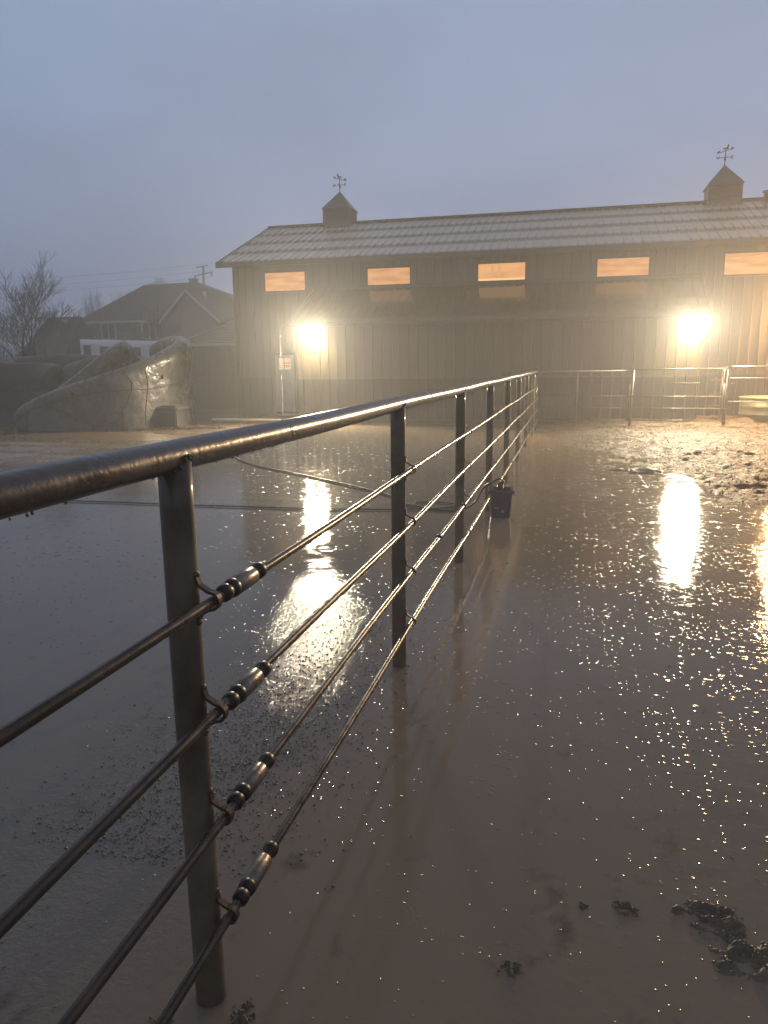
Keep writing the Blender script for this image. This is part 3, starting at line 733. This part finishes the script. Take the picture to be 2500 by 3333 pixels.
# gravel kicked up at the foot of the slide
gb = B(); random.seed(11)
for k in range(420):
    a = random.random(); x = -11.6 + a * 2.6 + random.gauss(0, .1); y = 17.0 + a * .9 + random.gauss(0, .16)
    r = random.uniform(.008, .03)
    bmesh.ops.create_icosphere(gb, subdivisions=1, radius=r, matrix=Matrix.Translation((x, y, r * .4 + .02)) @ Matrix.Diagonal((1.4, 1, .7, 1)))
struct(obj('gravel', gb, M_mud), 'stuff', 'loose gravel and mud along the foot of the slide')

# ------------------------------------------------------------------ horse trailer
tr = thing('horse_trailer', 'white horse trailer with two dark windows showing above the rock wall', 'trailer', (-21.73, 30.0, 0), math.radians(33))
M_white = mat('trailer_white', (.62, .62, .66), .35, 0, .05, 3)
M_dark = mat('dark_glass', (.02, .022, .026), .15, 0, .2, 2)
b = B()
prof = [(-.05, .55), (-.05, 2.55)] + [(.22 - .27 * math.cos(a), 2.62 + .27 * math.sin(a)) for a in [math.radians(15 * k) for k in range(0, 7)]] + [(1.8, 2.93), (2.1, 2.6), (2.1, .55)]
prism(b, [(0, y, z) for y, z in prof], (5.6, 0, -.12))
o = obj('body', b, M_white, tr)
for (x0, x1, z0, z1) in ((.12, .44, 1.95, 2.62), (.82, 1.48, 1.95, 2.56), (1.9, 2.6, 1.95, 2.52)):
    b = box(B(), x0, x1, -.075, -.055, z0, z1, .008)
    w = obj('window', b, M_dark, tr)
    b = B()
    for (a, c, e, g) in ((x0 - .05, x1 + .05, z1 + .002, z1 + .05), (x0 - .05, x1 + .05, z0 - .05, z0 - .002), (x0 - .05, x0 - .002, z0, z1), (x1 + .002, x1 + .05, z0, z1)): box(b, a, c, -.085, -.052, e, g)
    obj('frame', b, M_white, w)
b = B()
for x in (2.6, 3.6): obj('wheel', tube(B(), [(x, -.1, .38), (x, .12, .38)], .38, 20), M_nut, tr)
# second pale roof of a van parked behind it
vn = thing('parked_van', 'white van roof showing behind the slide, right of the horse trailer', 'van', (-21.4, 34.5, 0))
obj('body', box(B(), -1.4, 1.5, 0, 1.9, .4, 2.88, .12), M_white, vn); obj('windscreen', box(B(), .5, 1.3, -.012, .01, 1.7, 2.4, .004), M_dark, vn)
for x in (-.9, .9): obj('wheel', tube(B(), [(x, -.03, .34), (x, .2, .34)], .34, 18), M_nut, vn)

# ------------------------------------------------------------------ houses
M_shingle = mat('dark_shingle', (.034, .031, .027), .85, 0, .25, 3, bump=.3, bscale=12, bdist=.02)
M_stucco = mat('grey_stucco', (.15, .14, .125), .8, 0, .12, 2)
M_fascia = mat('pale_fascia', (.42, .40, .36), .7, 0, .05)
def hroof(bm, pts): poly(bm, pts)
hs = thing('house', 'two-storey house with a dark hip roof and pale trimmed gable beside the barn', 'house', (-29, 50, 0))
def ho(p, name, bm, m, par=None):
    o = obj(name, bm, m, par or p)
    if not par: o.location = (-p.location[0], -p.location[1], 0)
    return o
b = B(); box(b, -35.4, -21.5, 50, 58, -.1, 4.9); ho(hs, 'wall', b, M_stucco)
b = B(); e = 49.4; bz, rz = 4.93, 7.55
A_, B_, C_, D_ = (-36.2, e, bz), (-20.6, e, bz), (-20.6, 58.6, bz), (-36.2, 58.6, bz)
R1, R2 = (-32.9, 54, 7.95), (-28.3, 54, 8.02)
for f in ((A_, B_, R2, R1), (B_, C_, R2), (C_, D_, R1, R2), (D_, A_, R1), (A_, D_, C_, B_)): poly(b, f)
rf_ = ho(hs, 'roof', b, M_shingle)
b = B(); box(b, -36.25, -29.6, e - .06, e - .01, bz - .10, bz + .05); ho(hs, 'fascia', b, M_fascia, rf_)
b = B(); box(b, -29.15, -28.65, 54.3, 54.8, 7.2, 8.25); box(b, -29.2, -28.6, 54.25, 54.85, 8.255, 8.33); ho(hs, 'chimney', b, M_stucco, rf_)
b = B(); tube(b, [(-25.9, 50.4, 6.1), (-25.9, 50.4, 6.9)], .12, 10); ho(hs, 'vent_pipe', b, M_fascia, rf_)
# front gable
gy_ = 48.6; gc = (-26.2, 6.86); gl, gr, gz_ = -28.4, -23.7, 4.80
b = B(); prism(b, [(gl + .35, gy_, -.1), (gl + .35, gy_, 4.75), (gc[0], gy_, gc[1] - .12), (gr - .35, gy_, 4.75), (gr - .35, gy_, -.1)], (0, 1.35, 0)); ho(hs, 'gable_wall', b, mat('gable_stucco', (.11, .10, .09), .8, 0, .15, 2))
b = B()
for s in ((gl, gz_), (gr, gz_)):
    poly(b, [(s[0], gy_ - .45, s[1] - .12), (gc[0], gy_ - .45, gc[1] + .02), (gc[0], 53.5, gc[1] + .02), (s[0], 50, s[1] - .12)])
ho(hs, 'gable_roof', b, M_shingle)
b = B()
for s in ((gl, gz_), (gr, gz_)):
    prism(b, [(s[0], gy_ - .50, s[1] - .28), (s[0], gy_ - .50, s[1] - .10), (gc[0], gy_ - .50, gc[1] + .05), (gc[0], gy_ - .50, gc[1] - .17)], (0, .04, 0))
ho(hs, 'bargeboard', b, M_fascia)
for (x0, x1) in ((-34.15, -33.1), (-30.75, -29.75)):
    b = B(); box(b, x0, x1, 49.93, 49.96, 3.75, 4.8); w = ho(hs, 'window', b, M_dark)
    b = B()
    for (a, c, e_, g) in ((x0 - .12, x0 - .002, 3.62, 4.9), (x1 + .002, x1 + .12, 3.62, 4.9), (x0, x1, 3.62, 3.748), (x0, x1, 4.802, 4.9), ((x0 + x1) / 2 - .04, (x0 + x1) / 2 + .04, 3.75, 4.8)): box(b, a, c, 49.88, 49.925, e_, g)
    obj('frame', b, M_fascia, w)
b = B(); box(b, -35.5, -35.3, 49.9, 50.05, -.1, 4.85); ho(hs, 'corner_board', b, M_fascia)

h2 = thing('garage', 'low garage with a dark hip roof left of the house, behind the bare tree', 'garage', (-34, 45, 0))
b = B(); box(b, -37.6, -34.1, 45.6, 49.3, -.1, 2.48); ho(h2, 'wall', b, mat('brown_wall', (.05, .043, .036), .8, 0, .15, 2))
b = B()
A_, B_, C_, D_ = (-37.9, 45.2, 2.5), (-34.0, 45.2, 2.5), (-34.0, 49.6, 2.5), (-41.0, 49.6, 2.5); R1, R2 = (-36.75, 47.4, 5.2), (-34.0, 47.4, 5.2)
for f in ((A_, B_, R2, R1), (B_, C_, R2), (C_, D_, R1, R2), (D_, A_, R1), (A_, D_, C_, B_)): poly(b, f)
gr_ = ho(h2, 'roof', b, M_shingle)
b = B(); box(b, -35.3, -35.05, 46.9, 47.15, 4.8, 5.05); ho(h2, 'roof_vent', b, M_fascia, gr_)

h3 = thing('shed', 'dark brown shed with a low shingled roof between the slide and the barn', 'shed', (-14, 28, 0))
b = B(); box(b, -15.2, -10.3, 28.2, 33, -.1, 2.5)
for k in range(20): box(b, -15.15 + k * .245, -15.12 + k * .245, 28.182, 28.2, 0, 2.45)
ho(h3, 'wall', b, mat('shed_wall', (.04, .034, .028), .75, 0, .2, 2))
b = B(); prism(b, [(-15.6, 27.8, 2.50), (-10.2, 27.8, 2.50), (-10.2, 30.8, 3.55), (-14.3, 30.8, 3.55)], (0, .02, .03)); 
for k in range(14):
    f = k / 14; y = 27.8 + 3 * f; z = 2.53 + 1.05 * f; x0 = -15.6 + 1.3 * f
    box(b, x0, -10.2, y, y + .05, z + .005, z + .028)
r3 = ho(h3, 'roof', b, mat('shed_shingle', (.16, .155, .14), .6, 0, .2, 6))
b = B(); box(b, -15.65, -10.2, 27.74, 27.79, 2.42, 2.53); tube(b, [(-15.62, 27.76, 2.55), (-14.3, 30.78, 3.60)], .03, 6); ho(h3, 'fascia', b, M_fascia, r3)

# ------------------------------------------------------------------ bare trees
M_bark = mat('bark', (.028, .023, .019), .85, 0, .3, 8)
M_twig = mat('twig', (.035, .028, .022), .85, 0, .3, 8)
def tree(name, label, base, height, spread, seed, levels=5, up=.35, r0=.14, kids=3, fork=.28, group=None, lean=(0, 0)):
    rnd = random.Random(seed)
    t = thing(name, label, 'tree', base, 0, group)
    tb, cb = B(), B()
    def grow(p, d, L, r, lv):
        pts = [p]; rs = [r]; n = 4 if lv > 2 else 3
        for k in range(n):
            d = (d + Vector((rnd.gauss(0, .12), rnd.gauss(0, .12), rnd.gauss(0, .06) + up * .12))).normalized()
            p = p + d * (L / n); pts.append(p); rs.append(max(.006, r * (1 - .45 * (k + 1) / n)))
        tube(tb if lv >= levels - 1 else cb, pts, rs, 6 if lv > 2 else 3, False)
        if lv <= 0: return
        m = kids if lv > 1 else kids + 1
        for k in range(m):
            q = pts[-1] if k == 0 else pts[rnd.randint(max(1, n - 2), n)]
            a = rnd.uniform(0, 2 * math.pi); s = spread * rnd.uniform(.6, 1.25) * (.5 if k == 0 else 1)
            nd = (d + Vector((math.cos(a) * s, math.sin(a) * s, rnd.uniform(-.1, .3)))).normalized()
            grow(q, nd, L * rnd.uniform(.66, .86), rs[-1] * (.85 if k == 0 else .7), lv - 1)
    grow(Vector((0, 0, 0)), Vector((lean[0], lean[1], 1)).normalized(), height * fork, r0, levels)
    obj('trunk', tb, M_bark, t); obj('crown', cb, M_twig, t)
    return t
tree('bare_tree', 'big bare tree with dense twigs at the left edge of the photo', (-28.4, 34, 0), 7.6, .62, 21, 6, .3, .17)
tree('bare_tree', 'bare tree leaning right beside the big tree at the left edge', (-27.3, 34.5, 0), 6.2, .6, 5, 6, .2, .13, lean=(.18, 0))
tree('bare_shrub', 'tangled leafless shrub under the two bare trees at the left edge', (-27.3, 33, 0), 4.9, .75, 15, 6, .2, .09)
tree('bare_tree', 'small leafless tree growing in front of the house, between its two windows', (-24.6, 40, 0), 5.6, .6, 8, 6, .5, .10)
for i, (x, y, h, sd, lb) in enumerate(((-55.5, 78, 11.8, 31, 'left of the two bare poplars behind the house roof slope'), (-49.6, 76, 12.4, 32, 'right of the two bare poplars behind the house roof slope'))):
    tree('poplar', lb, (x, y, 0), h, .28, sd, 5, 1.1, .16, 4, .25, 'bare poplars rising behind the house')
for i, (x, y, h, sd, lb) in enumerate(((-67, 80, 9.2, 41, 'small distant bare tree just left of the garage ridge'), (-63, 80, 8.3, 42, 'small distant bare tree above the left part of the garage ridge'),
                                       (-57.5, 84, 7.4, 43, 'small distant bare tree where garage roof meets house roof'))):
    tree('distant_tree', lb, (x, y, 0), h, .45, sd, 5, .6, .13, 3, .25, 'small bare trees on the skyline')
hz = B(); rnd = random.Random(5)
for k in range(2600):
    x = rnd.uniform(-130, -52); y = 100 + rnd.uniform(0, 12); h = 4.2 + 2.2 * noise.noise(Vector((x * .06, 0, 0))) + rnd.uniform(-1, 1.2)
    a = Vector((x, y, 0)); tip = Vector((x + rnd.gauss(0, .6), y, h))
    tube(hz, [a, (a + tip) / 2 + Vector((rnd.gauss(0, .2), 0, 0)), tip], [.16, .10, .03], 3, False)
struct(obj('woodland', hz, M_twig), 'stuff', 'far off bare thicket on the left horizon')

# ------------------------------------------------------------------ power poles and lines
M_pole = mat('pole_wood', (.07, .06, .055), .8, 0, .2, 3)
pp = thing('power_pole', 'power pole with two crossarms on the skyline between house and barn', 'power pole', (-46.3, 90, 0))
ho(pp, 'pole', tube(B(), [(-46.35, 90, -.1), (-46.25, 90, 14.2)], [.19, .14], 8), M_pole)
ho(pp, 'crossarm', tube(B(), [(-47.55, 90, 13.0), (-45.0, 90, 13.45)], .09, 6), M_pole)
ho(pp, 'crossarm', tube(B(), [(-47.2, 90, 14.1), (-45.5, 90, 14.3)], .07, 6), M_pole)
for x, z in ((-47.45, 12.98), (-45.1, 13.42), (-46.3, 13.2)):
    ho(pp, 'insulator', tube(B(), [(x, 90, z - .45), (x, 90, z)], .09, 6), M_pole)
pt = thing('transmission_tower', 'top of a lattice transmission tower just above the left house ridge', 'pylon', (-105.5, 180, 0))
b = B()
tops = [(-106.3, 24.6), (-104.7, 24.6)]
for dy in (0, 1.2):
    for sx in (-1, 1): tube(b, [(-105.5 + sx * 3.2, 180 + dy, -.1), (-105.5 + sx * .9, 180 + dy, 20.5), (-105.5 + sx * .8, 180 + dy, 24.6)], .12, 4)
    for z in (20.6, 21.8, 23.0, 24.3): tube(b, [(-106.4, 180 + dy, z), (-104.6, 180 + dy, z + .0)], .1, 4)
    for z in (20.6, 21.8, 23.0): tube(b, [(-106.4, 180 + dy, z), (-104.6, 180 + dy, z + 1.2)], .08, 4)
tube(b, [(-108.6, 180, 22.6), (-105.5, 180, 23.6), (-102.2, 180, 22.7)], .14, 4); tube(b, [(-108.6, 180, 22.5), (-102.2, 180, 22.6)], .12, 4)
ho(pt, 'lattice', b, M_pole)
for i, (z0, lb) in enumerate(((12.9, 'lowest faint power line across the left sky'), (13.7, 'middle faint power line across the left sky'), (14.6, 'highest faint power line across the left sky'), (17.0, 'upper faint power line well above the others'))):
    pts = [(-125 + 80 * k / 24, 90.3, z0 + .0 - 1.2 * (1 - ((k - 12) / 12) ** 2)) for k in range(25)]
    if i == 3: pts = [(p[0], 120, p[2] + 2) for p in pts]
    tag(obj('power_line', tube(B(), pts, .013, 4), M_pole), lb, 'power line', 'power lines on the left skyline')

# ------------------------------------------------------------------ rain splashes, grit, clods
def scatter(name, label, m, n, seed, fn, rr, flat=.6, sub=1, near=False):
    rnd = random.Random(seed); vs, fs = [], []
    t = B(); bmesh.ops.create_icosphere(t, subdivisions=sub, radius=1); tv = [v.co.copy() for v in t.verts]; tf = [[v.index for v in f.verts] for f in t.faces]; t.free()
    k = 0
    while k < n:
        p = fn(rnd)
        if p is None: continue
        r = rnd.uniform(*rr) * (1 if rnd.random() < .85 else 1.7) * (min(1, .12 + p[1] * .10) if near else 1); o = len(vs); sx = rnd.uniform(.8, 1.5)
        for v in tv: vs.append((p[0] + v.x * r * sx, p[1] + v.y * r, p[2] + v.z * r * flat))
        fs += [[o + i for i in f] for f in tf]; k += 1
    me = bpy.data.meshes.new(name); me.from_pydata(vs, [], fs); me.polygons.foreach_set('use_smooth', [True] * len(fs))
    return struct(link(name, me, m), 'stuff', label)
M_drop = mat('water_bead', (.15, .12, .10), .06, 0, .1, 2, spec=1.0)
def f_rain(r):
    if f_rain.last and r.random() < .45:
        q = f_rain.last; f_rain.last = None if r.random() < .4 else q
        return (q[0] + r.gauss(0, .004 + .0015 * q[1]), q[1] + r.gauss(0, .006 + .002 * q[1]), .001)
    y = 1.0 + 17.5 * r.random() ** 1.1; x = r.uniform(-.55 * y - .8, .42 * y + .6)
    dens = .10 + .90 * sst(-.6, 2.0, x)
    if r.random() > dens: return None
    if noise.noise(Vector((x * 1.7, y * 1.2, 9))) < r.uniform(-.35, .45): return None
    f_rain.last = (x, y)
    return (x, y, .001)
f_rain.last = None
scatter('rain_splash', 'tiny bright raindrop splashes all over the puddle', M_drop, 3000, 2, f_rain, (.0014, .0055), .45, near=True)
M_grit = mat('wet_grit', (.07, .06, .05), .27, 0, .5, 40, spec=1.0)
def f_grit(r):
    y = 1.9 + abs(r.gauss(0, 1.5)) ; x = -1.35 + r.gauss(0, .22) + (y - 2) * .10
    if y > 6 : return None
    return (x, y, .002)
scatter('grit', 'wet grit scattered beside the fence posts', M_grit, 5200, 4, f_grit, (.0010, .0036), .8)
def f_mudglint(r):
    y = r.uniform(8.2, 19.3); x = r.uniform(-1, .43 * y + .6); z = mudh(x, y)
    return (x, y, z + .003) if z > -.004 else None
scatter('glint_crumb', 'wet crumbs added to catch glints all over the churned mud by the barn', mat('wet_crumb', (.04, .03, .02), .14, 0, .4, 30, spec=.6), 5000, 14, f_mudglint, (.003, .010), .7)  # beads added to make the churned mud sparkle
def f_left(r):
    y = r.uniform(1.2, 2.9); x = -1.55 + r.gauss(0, .35) 
    if x > -1.0: return None
    return (x, y, .001)
scatter('grit', 'sparse wet crumbs on the pad left of the first post', M_drop, 150, 9, f_left, (.0015, .0045), .8)

def clod(x, y, r, seed, label, flat=.4, sx=1.0, group='wet mud clods poking out of the near puddle'):
    n = 72; R_ = r * 1.7; vs, fs = [], []
    for j in range(n + 1):
        for i in range(n + 1):
            u, v = (i / n * 2 - 1) * R_, (j / n * 2 - 1) * R_
            q = Vector((u / r * 1.3 + seed * 3.7, v / r * 1.3, seed))
            e = 1 - (u * u + v * v) / (R_ * R_) * 1.15
            big = noise.fractal(q, 1.0, 2.0, 3); rag = noise.fractal(q * 4.5, .8, 2.1, 4)
            cell = noise.cell(q * 7)
            h = r * flat * (e * .9 + big * 1.0 - .62 + abs(rag) * .45)
            vs.append((u * sx, v, max(h, -.006)))
    for j in range(n):
        for i in range(n):
            a = j * (n + 1) + i
            if max(vs[a][2], vs[a + 1][2], vs[a + n + 1][2], vs[a + n + 2][2]) > -.0055: fs.append((a, a + 1, a + n + 2, a + n + 1))
    me = bpy.data.meshes.new('mud_clod'); me.from_pydata(vs, [], fs); me.polygons.foreach_set('use_smooth', [True] * len(fs))
    tag(link('mud_clod', me, M_mudd, loc=(x, y, 0)), label, 'mud clod', group)
clod(.52, 1.93, .062, 1, 'biggest jagged mud clod, cut by the right edge of the photo', .38, 1.2)
clod(.46, 2.06, .05, 8, 'glistening ridge of mud behind the biggest clod at the lower right', .5, 1.5)
clod(-.10, 1.74, .022, 2, 'small mud clod near the middle of the bottom edge', .6)
clod(.21, 2.05, .022, 3, 'little bright crescent-shaped clod left of the big clod', .6, 1.3)
clod(.09, 2.03, .013, 4, 'tiny clod between the splash marks in the lower middle', .6)
clod(-.745, 1.44, .030, 5, 'mud lump at the right foot of the first fence post', .7, .7)
clod(-.70, 1.38, .020, 6, 'smaller lump just right of the mud at the first post foot', .8)
clod(-.52, 1.42, .030, 7, 'low flat clod cut by the bottom edge right of the first post', .5, 1.6)
clod(-.93, 1.36, .022, 10, 'brown clod at the bottom edge between the lowest rod and first post', .6, 1.3)
clod(1.15, 11.6, .22, 12, 'dark low mud mound in the middle of the puddle, left of the bright reflection', .25, 1.6)
clod(-.42, 14.2, .08, 13, 'dark lump far off beside the last fence posts', .5)

def f_drip(r):
    y = .75 + 6 * r.random() ** 1.6
    if r.random() < .6: return (FX + r.gauss(0, .006), y, RAIL - RP - .001)
    z = r.choice(RZs); return (RX, y, z - .0145)
scatter('hanging_drops', 'rain drops hanging along the underside of the fence rail and rods', M_drop, 75, 12, f_drip, (.0012, .0034), 1.3, 2)

# ------------------------------------------------------------------ sky, air
w = bpy.data.worlds.new('World'); S.world = w; w.use_nodes = True
nt = w.node_tree; nt.nodes.clear(); N, L = nt.nodes, nt.links
out = N.new('ShaderNodeOutputWorld'); bg = N.new('ShaderNodeBackground'); L.new(bg.outputs[0], out.inputs[0])
tc = N.new('ShaderNodeTexCoord'); sp = N.new('ShaderNodeSeparateXYZ'); L.new(tc.outputs['Generated'], sp.inputs[0])
cr = N.new('ShaderNodeValToRGB'); L.new(sp.outputs[2], cr.inputs[0])
el = cr.color_ramp.elements
el[0].position = 0.0; el[0].color = (.150, .190, .30, 1)
el[1].position = .95; el[1].color = (.145, .145, .165, 1)
for p, c in ((.10, (.180, .228, .35, 1)), (.28, (.205, .262, .395, 1)), (.42, (.220, .275, .395, 1)), (.62, (.18, .20, .235, 1))):
    e = el.new(p); e.color = c
cl = N.new('ShaderNodeTexNoise'); cl.inputs['Scale'].default_value = 2.2; cl.inputs['Detail'].default_value = 5; cl.inputs['Roughness'].default_value = .5
mp = N.new('ShaderNodeMapping'); mp.inputs['Scale'].default_value = (1, 1, 2.6); L.new(tc.outputs['Generated'], mp.inputs[0]); L.new(mp.outputs[0], cl.inputs['Vector'])
mr = N.new('ShaderNodeMapRange'); mr.inputs[1].default_value = .3; mr.inputs[2].default_value = .7; mr.inputs[3].default_value = .86; mr.inputs[4].default_value = 1.12
L.new(cl.outputs[0], mr.inputs[0])
mx = N.new('ShaderNodeVectorMath'); mx.operation = 'SCALE'; L.new(cr.outputs[0], mx.inputs[0]); L.new(mr.outputs[0], mx.inputs['Scale'])
L.new(mx.outputs[0], bg.inputs[0]); bg.inputs[1].default_value = 1.52

hb = B(); box(hb, -175, 100, -40, 200, -1.2, 27)  # drizzle haze; its glow round the lamps also imitates lens glare
hm = bpy.data.materials.new('damp_air'); nt, out = nodes(hm)
pv = nt.nodes.new('ShaderNodeVolumePrincipled'); pv.inputs['Color'].default_value = (.95, .95, .95, 1); pv.inputs['Density'].default_value = .0062
pv.inputs['Anisotropy'].default_value = .58
nt.links.new(pv.outputs[0], out.inputs['Volume'])
struct(obj('haze', hb, hm), 'stuff', 'damp drizzly air, also standing in for lens glare round the flood lights')

# ------------------------------------------------------------------ render settings
S.render.engine = 'CYCLES'
cy = S.cycles
cy.max_bounces = 6; cy.diffuse_bounces = 2; cy.glossy_bounces = 4; cy.volume_bounces = 1; cy.transmission_bounces = 2
cy.sample_clamp_indirect = 4.0; cy.sample_clamp_direct = 0
cy.use_denoising = True
cy.volume_step_rate = 4
S.view_settings.view_transform = 'Standard'; S.view_settings.look = 'None'; S.view_settings.exposure = 0; S.view_settings.gamma = 1
